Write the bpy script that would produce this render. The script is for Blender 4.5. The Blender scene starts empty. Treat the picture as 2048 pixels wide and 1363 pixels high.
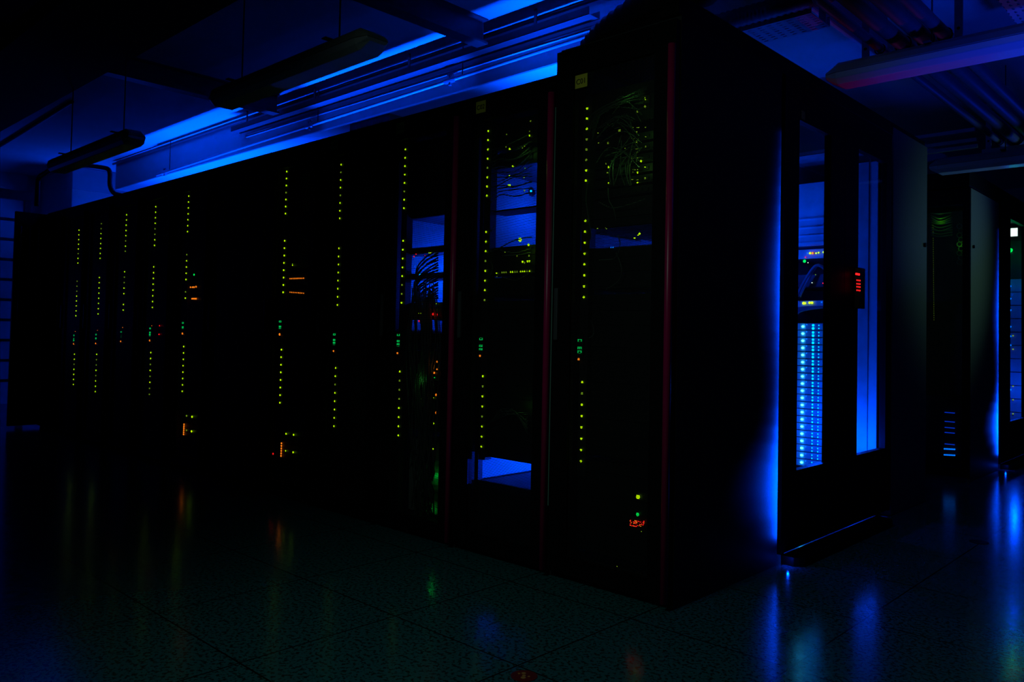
import bpy, bmesh, math, random
from mathutils import Vector, Matrix
random.seed(7)
PI = math.pi
SC = bpy.context.scene
COL = SC.collection

# ------------------------------------------------------------------ camera
CAM = Vector((1.631132, -2.605721, 1.012221))
YAW, PITCH, ROLL, FPX, SHY = -0.7574842, 0.0300782, 0.0208907, 1605.236, -57.781
fwd = Vector((math.sin(YAW)*math.cos(PITCH), math.cos(YAW)*math.cos(PITCH), math.sin(PITCH)))
r0 = Vector((math.cos(YAW), -math.sin(YAW), 0)); u0 = r0.cross(fwd)
right = r0*math.cos(ROLL) + u0*math.sin(ROLL); up = -r0*math.sin(ROLL) + u0*math.cos(ROLL)
cd = bpy.data.cameras.new('camera'); cam = bpy.data.objects.new('camera', cd); COL.objects.link(cam)
cam.matrix_world = Matrix(((right.x, up.x, -fwd.x, CAM.x), (right.y, up.y, -fwd.y, CAM.y), (right.z, up.z, -fwd.z, CAM.z), (0, 0, 0, 1)))
cd.sensor_width = 36; cd.lens = 36*FPX/2048; cd.shift_y = SHY/2048; cd.clip_start = .05; cd.clip_end = 60
SC.camera = cam

def at(px, py, ax, val):
    "where the sight line through a pixel of the photograph meets the plane ax = val"
    d = fwd + right*((px-1024)/FPX) - up*((py-681.5-SHY)/FPX)
    i = 'xyz'.index(ax)
    return CAM + d*((val-CAM[i])/d[i])

# ------------------------------------------------------------------ world, lights, exposure
w = bpy.data.worlds.new('world'); SC.world = w; w.use_nodes = True
w.node_tree.nodes['Background'].inputs[0].default_value = (0, 0, 0, 1)
w.node_tree.nodes['Background'].inputs[1].default_value = 0
SC.view_settings.view_transform = 'Standard'; SC.view_settings.look = 'None'
SC.view_settings.exposure = 0; SC.view_settings.gamma = 1; SC.view_settings.use_curve_mapping = False
BLUE = (0, .05, 1)
def lamp(kind, loc, power, color, size=.05, aim=None, size_y=None, cone=None, blend=.5):
    l = bpy.data.lights.new('light', kind); l.energy = power; l.color = color
    if kind == 'AREA':
        l.size = size
        if size_y: l.shape = 'RECTANGLE'; l.size_y = size_y
    else:
        l.shadow_soft_size = size
    if kind == 'SPOT':
        l.spot_size = math.radians(cone or 60); l.spot_blend = blend
    o = bpy.data.objects.new({'AREA': 'area_light', 'POINT': 'point_light', 'SPOT': 'spot_light'}[kind], l)
    COL.objects.link(o); o.location = loc
    if aim is not None:
        o.rotation_euler = (Vector(aim)-Vector(loc)).to_track_quat('-Z', 'Y').to_euler()
    return o
# blue light inside the contained aisle behind the rack row, shining up and onto the rack backs
lamp('AREA', (-6.0, 1.02, 1.45), 110, BLUE, 2.4, (-6.0, 1.02, 5), .05).data.spread = 1.7
lamp('AREA', (-3.1, .97, 1.45), 13, BLUE, 1.8, (-3.1, .90, 5), .02).data.spread = .20
lamp('AREA', (-1.45, 1.02, 1.45), 28, BLUE, .5, (-1.45, 1.02, 5), .05).data.spread = 1.0
for x in (-.9, -2.3, -4.4):
    lamp('POINT', (x, 1.75, 1.15), 2, BLUE, .03)
lamp('POINT', (-.30, 2.02, .50), 14.0, BLUE, .03)
lamp('POINT', (-.62, 2.00, 1.55), 9, BLUE, .03)
lamp('POINT', (-.13, 2.16, .42), 9, BLUE, .01)
lamp('SPOT', (-.5, 1.9, 1.7), 7, BLUE, .03, (-1.3, 4.5, 3), cone=70, blend=.5)
# room beyond the end of the row
lamp('AREA', (-9.0, 1.3, 1.9), 20, BLUE, .5, (-9.0, 1.0, 5), .5)
# blue spots added at the right for ceiling and luminaires; no known source
lamp('SPOT', (2.1, .5, .8), 170, (0, .03, 1), .12, (1.3, 1.5, 2.36), cone=56, blend=.9)
lamp('SPOT', (.045, 1.86, 1.37), 2.0, (1, .0, .06), .01, (.35, 1.40, 2.4), cone=60, blend=.8)  # red light of the card reader's bar, aimed up at the luminaire
lamp('POINT', (-9.3, -1.2, 1.2), 1.8, BLUE, .05)  # added blue fill for the lower wall at the far left
lamp('SPOT', (.9, 5.2, 1.5), 24, (0, .03, 1), .2, (.4, 3.6, 2.75), cone=80, blend=.8)  # second added blue spot, for the far ceiling rails
# added greenish grey fill high beside the camera, no lamp known there
lamp('SPOT', (-.05, -2.9, 2.65), 34, (.62, 1, .88), .35, (.25, -.75, .7), cone=90, blend=1)
lamp('SPOT', (1.9, 4.5, 1.85), 34, (.4, 1, .75), .1, (0, 3.85, 1.75), cone=62, blend=1)  # greenish source off to the right, inferred from the lit end panels
# leaks in the two gaps between rack ends and aisle doors
for y0, k in ((0, 1), (4.09, .55)):
    for i in range(22):                                     # narrow chimney of light, widest near the floor
        z = .16+i*.085
        x = .012+.022*math.exp(-((z-.34)/.20)**2)+.006*math.exp(-((z-1.3)/.3)**2)
        p = (.34*math.exp(-((z-.36)/.24)**2)+.085*math.exp(-((z-1.3)/.36)**2)+.035*max(0, 1-z/2.1))*3.6
        lamp('AREA', (x, y0+.934, z), p*k, BLUE, .006, (-.03, y0+.934-(x+.03)*.95, z), .084).data.spread = 1.5
    lamp('POINT', (.045, y0+.915, .03), .12*k, BLUE, .004)

# ------------------------------------------------------------------ materials
def mat(name, color, rough=.5, metal=0, spec=.5, emit=None, estr=0):
    m = bpy.data.materials.new(name); m.use_nodes = True
    b = m.node_tree.nodes['Principled BSDF']
    b.inputs['Base Color'].default_value = (*color, 1); b.inputs['Roughness'].default_value = rough
    b.inputs['Metallic'].default_value = metal; b.inputs['Specular IOR Level'].default_value = spec
    if emit:
        b.inputs['Emission Color'].default_value = (*emit, 1); b.inputs['Emission Strength'].default_value = estr
    return m
def noisy(m, scale=8, amount=.25, bump=0):
    nt = m.node_tree; b = nt.nodes['Principled BSDF']
    tc = nt.nodes.new('ShaderNodeTexCoord'); n = nt.nodes.new('ShaderNodeTexNoise'); n.inputs['Scale'].default_value = scale
    n.inputs['Detail'].default_value = 5
    nt.links.new(tc.outputs['Object'], n.inputs['Vector'])
    c = b.inputs['Base Color'].default_value[:]
    mx = nt.nodes.new('ShaderNodeMix'); mx.data_type = 'RGBA'
    mx.inputs['A'].default_value = (*[v*(1-amount) for v in c[:3]], 1); mx.inputs['B'].default_value = (*[min(1, v*(1+amount)) for v in c[:3]], 1)
    nt.links.new(n.outputs['Fac'], mx.inputs['Factor']); nt.links.new(mx.outputs['Result'], b.inputs['Base Color'])
    if bump:
        bp = nt.nodes.new('ShaderNodeBump'); bp.inputs['Strength'].default_value = bump; bp.inputs['Distance'].default_value = .002
        nt.links.new(n.outputs['Fac'], bp.inputs['Height']); nt.links.new(bp.outputs['Normal'], b.inputs['Normal'])
    return m
def glow(name, c, s):
    return mat(name, (.02, .02, .02), .4, 0, .2, c, s)
def perforated(name, color, ax, kx, kz, thr, slots=False, rough=.5):
    "metal sheet with a pattern of real see-through holes"
    m = mat(name, color, rough, 0, .3); nt = m.node_tree; b = nt.nodes['Principled BSDF']; out = nt.nodes['Material Output']
    tc = nt.nodes.new('ShaderNodeTexCoord'); sp = nt.nodes.new('ShaderNodeSeparateXYZ'); nt.links.new(tc.outputs['Object'], sp.inputs[0])
    def M(op, a, c=None):
        n = nt.nodes.new('ShaderNodeMath'); n.operation = op
        for i, v in enumerate((a, c)):
            if v is None: continue
            if isinstance(v, (int, float)): n.inputs[i].default_value = v
            else: nt.links.new(v, n.inputs[i])
        return n.outputs[0]
    a = M('COSINE', M('MULTIPLY', sp.outputs[ax[0].upper()], kx)); c = M('COSINE', M('MULTIPLY', sp.outputs[ax[1].upper()], kz))
    if slots: f = M('MULTIPLY', M('GREATER_THAN', a, thr), M('GREATER_THAN', c, .55))
    else: f = M('GREATER_THAN', M('ADD', a, c), thr)
    tr = nt.nodes.new('ShaderNodeBsdfTransparent'); mx = nt.nodes.new('ShaderNodeMixShader')
    nt.links.new(f, mx.inputs[0]); nt.links.new(b.outputs[0], mx.inputs[1]); nt.links.new(tr.outputs[0], mx.inputs[2])
    nt.links.new(mx.outputs[0], out.inputs[0]); return m
def glassy(name, tint=.85, rough=.03):
    m = bpy.data.materials.new(name); m.use_nodes = True; nt = m.node_tree; nt.nodes.clear()
    o = nt.nodes.new('ShaderNodeOutputMaterial'); t = nt.nodes.new('ShaderNodeBsdfTransparent'); g = nt.nodes.new('ShaderNodeBsdfGlossy')
    f = nt.nodes.new('ShaderNodeMath'); f.operation = 'MULTIPLY_ADD'; f.inputs[1].default_value = .5; f.inputs[2].default_value = .03
    lw = nt.nodes.new('ShaderNodeLayerWeight'); pw = nt.nodes.new('ShaderNodeMath'); pw.operation = 'POWER'; pw.inputs[1].default_value = 8
    lw.inputs[0].default_value = .5; nt.links.new(lw.outputs['Facing'], pw.inputs[0]); nt.links.new(pw.outputs[0], f.inputs[0]); mx = nt.nodes.new('ShaderNodeMixShader')
    t.inputs[0].default_value = (tint, tint, tint, 1); g.inputs['Roughness'].default_value = rough
    nt.links.new(f.outputs[0], mx.inputs[0]); nt.links.new(t.outputs[0], mx.inputs[1]); nt.links.new(g.outputs[0], mx.inputs[2])
    nt.links.new(mx.outputs[0], o.inputs[0]); return m

M_black = noisy(mat('black powder coat', (.0035, .0035, .004), .55, 0, .06), 60, .3)
M_side = noisy(mat('black side panel', (.03, .033, .033), .6, 0, .05), 90, .3, .2)
M_side2 = noisy(mat('lightened side panel', (.10, .105, .10), .5, 0, .2), 90, .3, .2)  # lighter copy of the side panel, standing in for light on end racks
M_panel = noisy(mat('grey inner panel', (.30, .31, .32), .6, 0, .2), 6, .2)
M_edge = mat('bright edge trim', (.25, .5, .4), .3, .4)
M_inner = mat('dark inner steel', (.02, .02, .022), .6, 0, .2)
M_gear = mat('dark equipment front', (.012, .013, .014), .5, 0, .3)
M_red = noisy(mat('dark red strip', (.36, .004, .07), .35, 0, .4), 20, .2)
M_label = noisy(mat('yellow label', (.72, .62, .06), .6, 0, .2), 30, .1)
M_ink = mat('black ink', (.01, .01, .01), .6)
M_white = noisy(mat('painted ceiling', (.42, .44, .46), .85, 0, .1), 3, .12)
M_steel = noisy(mat('galvanised steel', (.30, .32, .34), .45, .3, .4), 25, .2)
M_dsteel = noisy(mat('dark painted steel', (.05, .055, .06), .5, .2, .3), 25, .2)
M_pale = noisy(mat('pale grey rack front', (.32, .33, .34), .5, 0, .3), 12, .35)
M_fixture = noisy(mat('luminaire body', (.28, .30, .28), .5, 0, .4), 12, .15)
M_diff = mat('ribbed diffuser', (.5, .52, .54), .3, 0, .6)
M_tube = mat('unlit tube', (.7, .72, .7), .3)
M_cable = mat('cable jacket', (.10, .12, .11), .5, 0, .3)
M_cableb = mat('black cable jacket', (.01, .01, .012), .5, 0, .3)
M_duct = noisy(mat('flexible duct', (.05, .06, .07), .5, .3, .3), 14, .3)
M_pipe = noisy(mat('pipe insulation', (.09, .09, .10), .5, 0, .4), 18, .25)
M_brass = mat('valve metal', (.5, .5, .55), .3, .8)
M_glass = glassy('clear pane', .93)
M_smoke = glassy('smoked rack door pane', .80)
M_mesh = perforated('perforated rear door', (.01, .01, .011), 'xz', 2*PI/.013, 2*PI/.009, .15)
M_dmesh = perforated('perforated front door', (.01, .01, .011), 'xz', 2*PI/.0075, 2*PI/.0052, -.45)
M_slot = perforated('slotted tray steel', (.30, .32, .34), 'xy', 2*PI/.05, 2*PI/.03, .1, True)
M_sloty = perforated('slotted tray steel across', (.30, .32, .34), 'yx', 2*PI/.05, 2*PI/.03, .1, True)
M_yg = glow('yellow green lamp', (.50, 1, .0), 2.2)
M_ygd = glow('dim yellow green lamp', (.30, .55, .02), .8)
M_gr = glow('green lamp', (.0, 1, .10), 1.4)
M_or = glow('orange lamp', (1, .22, .01), 1.8)
M_rd = glow('red lamp', (1, .01, .01), 2.2)
M_wh = glow('white green lamp', (.7, 1, .9), 2.0)
M_bl = glow('blue lamp', (.0, .30, 1), 6)
M_blb = glow('bright blue lamp', (.03, .55, 1), 14)
M_bls = glow('small blue lamp', (.0, .16, 1), 2.2)
M_seg = glow('green digits', (.0, .75, .12), 1.1)
M_blbar = glow('blue status bar', (.0, .06, 1), .8)
M_sticker = noisy(mat('dark red floor sticker', (.16, .006, .006), .5), 40, .3)
M_stmark = mat('worn yellow marks', (.5, .22, .05), .6)

# floor: speckled 0.6 m raised floor tiles
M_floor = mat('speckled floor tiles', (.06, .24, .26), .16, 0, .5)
nt = M_floor.node_tree; b = nt.nodes['Principled BSDF']
tc = nt.nodes.new('ShaderNodeTexCoord')
vo = nt.nodes.new('ShaderNodeTexNoise'); vo.inputs['Scale'].default_value = 75; vo.inputs['Detail'].default_value = 3; vo.inputs['Roughness'].default_value = .6
nt.links.new(tc.outputs['Object'], vo.inputs['Vector'])
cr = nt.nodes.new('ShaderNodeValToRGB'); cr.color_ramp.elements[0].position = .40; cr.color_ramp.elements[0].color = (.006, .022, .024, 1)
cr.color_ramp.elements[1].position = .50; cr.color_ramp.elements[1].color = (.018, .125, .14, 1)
nt.links.new(vo.outputs['Fac'], cr.inputs[0])
sp = nt.nodes.new('ShaderNodeSeparateXYZ'); nt.links.new(tc.outputs['Object'], sp.inputs[0])
def fm(op, a, c=None):
    n = nt.nodes.new('ShaderNodeMath'); n.operation = op
    for i, v in enumerate((a, c)):
        if v is None: continue
        if isinstance(v, (int, float)): n.inputs[i].default_value = v
        else: nt.links.new(v, n.inputs[i])
    return n.outputs[0]
def joint(o, off):
    t = fm('FRACT', fm('MULTIPLY', fm('ADD', o, off), 1/.6))
    return fm('LESS_THAN', fm('ABSOLUTE', fm('SUBTRACT', t, .5)), .0055)
j = fm('MAXIMUM', joint(sp.outputs['X'], 60+.06-.3+.0), joint(sp.outputs['Y'], 60+.16+.3-.6))
mx = nt.nodes.new('ShaderNodeMix'); mx.data_type = 'RGBA'; mx.inputs['B'].default_value = (.004, .006, .007, 1)
nt.links.new(j, mx.inputs['Factor']); nt.links.new(cr.outputs[0], mx.inputs['A']); nt.links.new(mx.outputs['Result'], b.inputs['Base Color'])
n2 = nt.nodes.new('ShaderNodeTexNoise'); n2.inputs['Scale'].default_value = 18; nt.links.new(tc.outputs['Object'], n2.inputs['Vector'])
nt.links.new(fm('ADD', fm('MULTIPLY', n2.outputs['Fac'], .14), .09), b.inputs['Roughness'])

# ------------------------------------------------------------------ mesh helpers
class MB:
    def __init__(s): s.v = []; s.f = []
    def box(s, x0, x1, y0, y1, z0, z1):
        n = len(s.v)
        s.v += [(x, y, z) for z in (z0, z1) for y in (y0, y1) for x in (x0, x1)]
        s.f += [tuple(n+i for i in q) for q in ((0, 2, 3, 1), (4, 5, 7, 6), (0, 1, 5, 4), (2, 6, 7, 3), (0, 4, 6, 2), (1, 3, 7, 5))]
        return s
    def poly(s, pts, axis, a, c):
        "closed outline pts in the two other axes, extruded along axis from a to c"
        n = len(s.v); k = len(pts)
        for t in (a, c):
            for p in pts:
                q = list(p); q.insert('xyz'.index(axis), t); s.v.append(tuple(q))
        s.f += [tuple(n+i for i in range(k))[::-1], tuple(n+k+i for i in range(k))]
        s.f += [(n+i, n+(i+1) % k, n+k+(i+1) % k, n+k+i) for i in range(k)]
        return s
    def tube(s, pts, r, n=8, rfun=None):
        pts = [Vector(p) for p in pts]; base = len(s.v); m = len(pts); prev = None
        for i, p in enumerate(pts):
            d = (pts[min(i+1, m-1)]-pts[max(i-1, 0)]).normalized()
            if prev is None: a = d.orthogonal().normalized()
            else: a = (prev-d*prev.dot(d)).normalized()
            prev = a; c = d.cross(a); rr = r if rfun is None else r*rfun(i)
            for k in range(n):
                t = 2*PI*k/n; s.v.append(tuple(p+a*(rr*math.cos(t))+c*(rr*math.sin(t))))
        for i in range(m-1):
            for k in range(n):
                a0 = base+i*n; s.f.append((a0+k, a0+(k+1) % n, a0+n+(k+1) % n, a0+n+k))
        s.f.append(tuple(base+k for k in range(n))[::-1]); s.f.append(tuple(base+(m-1)*n+k for k in range(n)))
        return s
    def build(s, name, m, parent=None, bevel=0, smooth=False):
        me = bpy.data.meshes.new(name); me.from_pydata(s.v, [], s.f); me.update()
        bm = bmesh.new(); bm.from_mesh(me); bmesh.ops.recalc_face_normals(bm, faces=bm.faces); bm.to_mesh(me); bm.free()
        me.materials.append(m)
        if smooth:
            for p in me.polygons: p.use_smooth = len(p.vertices) == 4
        o = bpy.data.objects.new(name, me); COL.objects.link(o)
        if parent: o.parent = parent
        if bevel:
            b = o.modifiers.new('bevel', 'BEVEL'); b.width = bevel; b.segments = 2; b.limit_method = 'ANGLE'
        return o
def curve(pts, n=24):
    "smooth path through points"
    pts = [Vector(p) for p in pts]; P = [pts[0]]+pts+[pts[-1]]; out = []
    seg = len(pts)-1; k = max(2, n//seg)
    for i in range(seg):
        a, b, c, d = P[i:i+4]
        for j in range(k):
            t = j/k; out.append(.5*((2*b)+(c-a)*t+(2*a-5*b+4*c-d)*t*t+(3*b-a-3*c+d)*t**3))
    return out+[pts[-1]]
def empty(name, loc=(0, 0, 0)):
    o = bpy.data.objects.new(name, None); o.empty_display_size = .05; COL.objects.link(o); o.location = loc; return o
def tag(o, label, cat, group=None, kind=None):
    o['label'] = label; o['category'] = cat
    if group: o['group'] = group
    if kind: o['kind'] = kind
    return o
def struct(o): o['kind'] = 'structure'; return o
def copy_tree(o, parent=None):
    c = o.copy(); COL.objects.link(c); c.parent = parent
    for ch in list(KIDS.get(o.name, [])): 
        copy_tree(ch, c)
    return c
KIDS = {}
def note(o):
    "remember children (obj.children is slow and stale without a depsgraph update)"
    for q in list(bpy.data.objects):
        if q.parent: KIDS.setdefault(q.parent.name, [])
        if q.parent and q not in KIDS[q.parent.name]: KIDS[q.parent.name].append(q)
LAMPMESH = {}
def led(p, m, parent, r=.0055, name='indicator_light', sy=.6, sx=1, sz=1):
    key = m.name
    if key not in LAMPMESH:
        bm = bmesh.new(); bmesh.ops.create_icosphere(bm, subdivisions=2, radius=1); me = bpy.data.meshes.new(name); bm.to_mesh(me); bm.free()
        for q in me.polygons: q.use_smooth = True
        me.materials.append(m); LAMPMESH[key] = me
    o = bpy.data.objects.new(name, LAMPMESH[key]); COL.objects.link(o)
    o.parent = parent; o.location = Vector(p)-(parent.location if parent else Vector())
    o.scale = (r*sx, r*sy, r*sz); return o
def text(s, size, m, parent, loc, rot, name='lettering'):
    c = bpy.data.curves.new('t', 'FONT'); c.body = s; c.size = size; c.align_x = 'CENTER'; c.align_y = 'CENTER'; c.extrude = .0006
    t = bpy.data.objects.new('t', c); COL.objects.link(t)
    bpy.context.view_layer.update()
    me = bpy.data.meshes.new_from_object(t); bpy.data.objects.remove(t)
    me.materials.clear(); me.materials.append(m)
    o = bpy.data.objects.new(name, me); COL.objects.link(o); o.parent = parent; o.location = loc; o.rotation_euler = rot; return o

# ------------------------------------------------------------------ the room
ZC = 3.0
struct(MB().box(-11, 4, -5, 9, -.1, 0).build('floor', M_floor))
struct(MB().box(-11, 4, -5, 9, ZC, ZC+.1).build('ceiling', M_white))
struct(MB().box(-10.4, -10.3, -5, 9, 0, ZC).build('wall_left', M_white))
struct(MB().box(-11, 4, 9, 9.1, 0, ZC).build('wall_back', M_white))
struct(MB().box(4, 4.1, -5, 9, 0, ZC).build('wall_right', M_dsteel))
# box-shaped bulkhead over the aisle behind the row
struct(MB().box(-8.4, .0, 1.05, 2.3, 2.66, ZC-.002).build('trim_1', M_white, bevel=.01))
struct(MB().box(-10.299, -9.1, .8, 2.3, 2.3, ZC-.002).build('trim_2', M_white, bevel=.01))
struct(MB().box(-3.65, -3.15, 1.07, 1.45, 0.0, 2.659).build('trim_3', M_dsteel))
def beam(x, lab, ye=.89):
    o = MB().poly([(x-.05, 2.84), (x+.05, 2.84), (x+.05, 2.852), (x+.006, 2.852), (x+.006, ZC-.012), (x+.05, ZC-.012), (x+.05, ZC-.001), (x-.05, ZC-.001), (x-.05, ZC-.012), (x-.006, ZC-.012), (x-.006, 2.852), (x-.05, 2.852)], 'y', -3.5, ye).build('ceiling_beam', M_dsteel)
    tag(o, lab, 'beam', 'steel beams across the ceiling'); return o
beam(-1.98, 'dark steel beam crossing the ceiling just right of the nearer hanging light')
beam(-4.46, 'dark steel beam crossing the ceiling at the left end of the nearer hanging light')
beam(-6.75, 'dark steel beam crossing the ceiling at the far left', -.5)
M_dark = noisy(mat('matt dark ceiling board', (.03, .03, .035), .8, 0, .1), 4, .2)
tag(MB().box(-10.2, -1.2, -1.22, -.62, 2.72, 2.835).build('air_duct', M_dark), 'wide flat dark duct under the ceiling in the upper left corner', 'duct')

# ------------------------------------------------------------------ server racks of the near row
def rack_mesh(w, h, mesh_back=True, first=False):
    d = .90
    c = MB().box(-w+.001, -w+.018, .032, d, .0, h).box(-.018, -.001, .032, d, .0, h)       # sides
    c.box(-w+.018, -.018, .032, d, h-.03, h).box(-w+.018, -.018, .04, d, .02, .06)       # roof, base
    c.box(-w+.018, -.018, .05, .06, .0, .06)
    dr = MB().box(-w+.004, -w+.10, 0, .03, .03, h-.02).box(-.10, -.004, 0, .03, .03, h-.02)
    dr.box(-w+.10, -.10, 0, .03, .03, .10).box(-w+.10, -.10, 0, .03, h-.13, h-.02)
    gl = MB().box(-w+.10, -.10, .012, .016, .10, h-.13)
    rd = MB().box(-w+.02, -.02, d+.001, d+.006, .05, h-.04)
    rails = [MB().box(x, x+.025, y, y+.03, .061, h-.031) for x in (-w+.045, -.07) for y in (.10, .80)]
    hd = MB().box(-w+.022, -w+.042, -.014, 0, 1.0, 1.22)
    st = MB().tube([(-.015, -.012, .03), (-.015, -.012, h-.09 if not first else h-.12)], .015, 12)
    return c, dr, gl, rd, rails, hd, st
def make_rack(xr, w, h, label, name_text=None, solid_back=True, first=False, strip=True, group='server racks of the near row'):
    r = empty('server_rack', (xr, 0, 0)); tag(r, label, 'server rack', group)
    c, dr, gl, rd, rails, hd, st = rack_mesh(w, h, first=first)
    cc = c.build('carcass', M_side, r)
    door = dr.build('door', M_black, r)
    gl.build('perforated_panel', M_dmesh, door)
    hd.build('handle', M_dsteel, door, .003)
    rb = rd.build('rear_door', M_mesh if not solid_back else M_black, r)
    for q in rails: q.build('mounting_rail', M_inner, r)
    s = st.build('corner_strip', M_red if strip else M_black, r, smooth=True)  # farther strips coloured black, standing in for light fading along the row
    if strip: s['label'] = 'dark red rounded edge strip'
    if not solid_back: MB().box(-w+.0185, -w+.021, .135, .79, .07, h-.04).build('inner_panel', M_panel, r)
    if first:
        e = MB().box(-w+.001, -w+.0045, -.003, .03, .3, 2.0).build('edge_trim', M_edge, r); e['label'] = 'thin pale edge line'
    if name_text:
        zc = 2.085; lx = -.14-.0 if False else -(w-.14)
        p = MB().box(lx-.032, lx+.032, -.0025, -.0005, zc-.028, zc+.028).build('label_plate', M_label, r); p['label'] = 'yellow name sticker'
        text(name_text, .031, M_ink, p, (lx, -.0035, zc-.002), (PI/2, 0, 0))
    return r
H = 2.154
RACKS = {}
X = [0, -.6, -1.2, -1.8, -2.4]
labs = ['tall black server rack marked C01 at the near corner of the row',
        'black server rack marked C02, second from the corner',
        'black server rack marked C03 with a tangle of cables behind its door, third from corner',
        'black server rack marked C04, fourth from the corner, only its strip of green lights showing',
        'dark server rack with two orange lines of lights, fifth from the corner']
for i in range(5):
    RACKS[i] = make_rack(X[i], .6, 2.254 if i == 0 else H, labs[i], ['C01', 'C02', 'C03', 'C04', None][i], solid_back=i > 2, first=i == 0, strip=i < 3)
# wider cooling unit between the fifth and the next rack
cu = empty('cooling_unit', (-3.0, 0, 0)); tag(cu, 'wide unlit dark cabinet between two groups of racks in the row', 'cooling cabinet')
MB().box(-.749, -.001, .03, .9, 0, H).build('cabinet_body', M_side, cu)
dd = MB().box(-.745, -.005, 0, .028, .05, H-.02).build('door', M_black, cu, .003)
MB().box(-.72, -.70, -.016, 0, 1.0, 1.2).build('handle', M_dsteel, dd, .003)
tag_x = [-3.75, -4.35, -4.95, -5.55, -6.15, -6.75]
far = ['dark rack just beyond the wide unlit cabinet, small orange lights beside its green column',
       'dark server rack, second beyond the wide unlit cabinet',
       'dark server rack with faint blue cabling, third beyond the wide unlit cabinet',
       'dark server rack, fourth beyond the wide unlit cabinet',
       'dark server rack with the leftmost green light column',
       'last dark rack of the row, no lights, against the open door at the far end']
proto = RACKS[4]; note(proto)
for k, x in enumerate(tag_x):
    r = copy_tree(proto); r.location.x = x; r['label'] = far[k]; RACKS[6+k] = r
od = empty('rack_door', (-7.36, 0, 0)); tag(od, 'dark half door standing open at the far left end of the rack row', 'rack door')
MB().box(-.04, 0, -.25, .12, .03, H-.01).build('door_leaf', M_black, od, .003)
for y in (-.20, -.12, -.04, .04):
    MB().tube([(.004, y, .5), (.004, y, 2.0)], .008, 8).build('vertical_rib', M_dsteel, od, smooth=True)

# sloping hood and long top cover over the end of the row
tc_ = MB().box(-.09, -.004, .012, 3.02, 2.256, 2.338)
tag(tc_.build('top_cover', M_black, bevel=.006), 'long black cover running along the tops of the near end racks and aisle door', 'cover')
hood = MB().poly([(-.56, 2.256), (-.095, 2.256), (-.095, 2.335)], 'y', .06, .88)
tag(hood.build('roof_hood', M_black), 'black sloping hood on the roof of the rack marked C01', 'hood')

# ------------------------------------------------------------------ power strips with their columns of green lights
SEG = {'0': 'abcdef', '1': 'bc', '2': 'abged', '3': 'abgcd', '4': 'fgbc', '5': 'afgcd', '6': 'afgedc', '7': 'abc', '8': 'abcdefg', '9': 'abcdfg', 'C': 'afed', ' ': ''}
def digits(s, parent, x, y, z, h=.019, wd=.0095):
    "seven-segment figures turned on their side, read from below upwards"
    t = .0021
    for i, ch in enumerate(s):
        if ch == ' ': continue
        m = MB(); o = i*(wd+.0065)
        segs = {'a': ((0, h), (wd, h)), 'd': ((0, 0), (wd, 0)), 'g': ((0, h/2), (wd, h/2)), 'f': ((0, h/2), (0, h)), 'b': ((wd, h/2), (wd, h)), 'e': ((0, 0), (0, h/2)), 'c': ((wd, 0), (wd, h/2))}
        for q in SEG[ch]:
            (ua, va), (ub, vb) = segs[q]
            m.box(x-max(va, vb)-t/2, x-min(va, vb)+t/2, y-.003, y, z+min(ua, ub)+o-t/2, z+max(ua, ub)+o+t/2)
        m.build('digit', M_seg, parent)['label'] = 'glowing green figure'
STR = [  # rack index, pixel of top light, height offset, number shown, lights missing
    (0, 0, '09 0', ()), (1, 0, '22 0', ()), (2, 0, '139 C', ()), (3, 0, '159 0', ()), (4, .079, '15 0', ()),
    (6, .066, '12 0', (13,)), (7, .0, '155 0', ()), (8, -.01, '11 0', (13, 16, 17, 18, 19, 20, 21, 22, 23)), (9, -.037, '15 0', ()), (10, -.037, '54 0', (23,))]
STLAB = ['in the corner rack marked C01', 'in the rack marked C02', 'in the rack marked C03, left of the cable tangle', 'in the rack marked C04',
         'beside the two orange lines of the fifth rack', 'beside small orange lights, first beyond the long unlit stretch', 'second beyond the long unlit stretch',
         'third beyond the long unlit stretch, its lower lights out', 'fourth beyond the long unlit stretch', 'furthest left of the row']
TOPPX = [(1172, 217), (975, 262), (813, 298), (682, 329), (573, 329), (378, 380), (312, 413), (254, 429), (203, 447), (158, 460)]
BOTPX = [(1164, 922), (964, 893), (794, 870), (668, 852), (560, 805), (364, 782), (298, 788), (240, 770), (190, 780), (146, 780)]
for n, (ri, dz, num, miss) in enumerate(STR):
    yl = .062
    T = at(*TOPPX[n], 'y', yl); B = at(*BOTPX[n], 'y', yl)
    x = (T.x+B.x)/2; z0 = T.z if n not in (8, 9) else T.z; L = 1.50
    if n < 7: L = T.z-B.z
    p = empty('power_strip', (x, yl, z0))
    tag(p, 'power strip with green light column '+STLAB[n], 'power strip', 'power strips with green light columns')
    MB().box(-.022, .022, .004, .045, -L-.06, .05).build('housing', M_inner, p)
    k = L/1.5
    zs = [-.0444*i*k for i in range(8)]+[-.483*k-.0464*i*k for i in range(8)]+[-1.168*k-.0474*i*k for i in range(8)]
    for i, z in enumerate(zs):
        if i in miss: continue
        dim = random.random() < .12
        led((x+random.uniform(-.0006, .0006), yl, z0+z), M_ygd if dim else M_yg, p, .0052 if n < 4 else .0058 if n < 6 else .0062)
    hb = MB().box(-.034, .004, -.004, .004, -1.075*k, -.965*k).build('meter', M_gear, p)
    digits(num, hb, .000-.004, -.0045, -1.045*k, h=.017 if n < 4 else .02)
    o = led((x-.018, yl-.004, z0-1.072*k), M_or, p, .0058 if n < 4 else .008, 'warning_light'); o['label'] = 'orange glowing lamp'
    if n >= 6: led((x+.012, yl-.004, z0-.955*k), M_or, p, .0035, 'warning_light')

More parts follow.
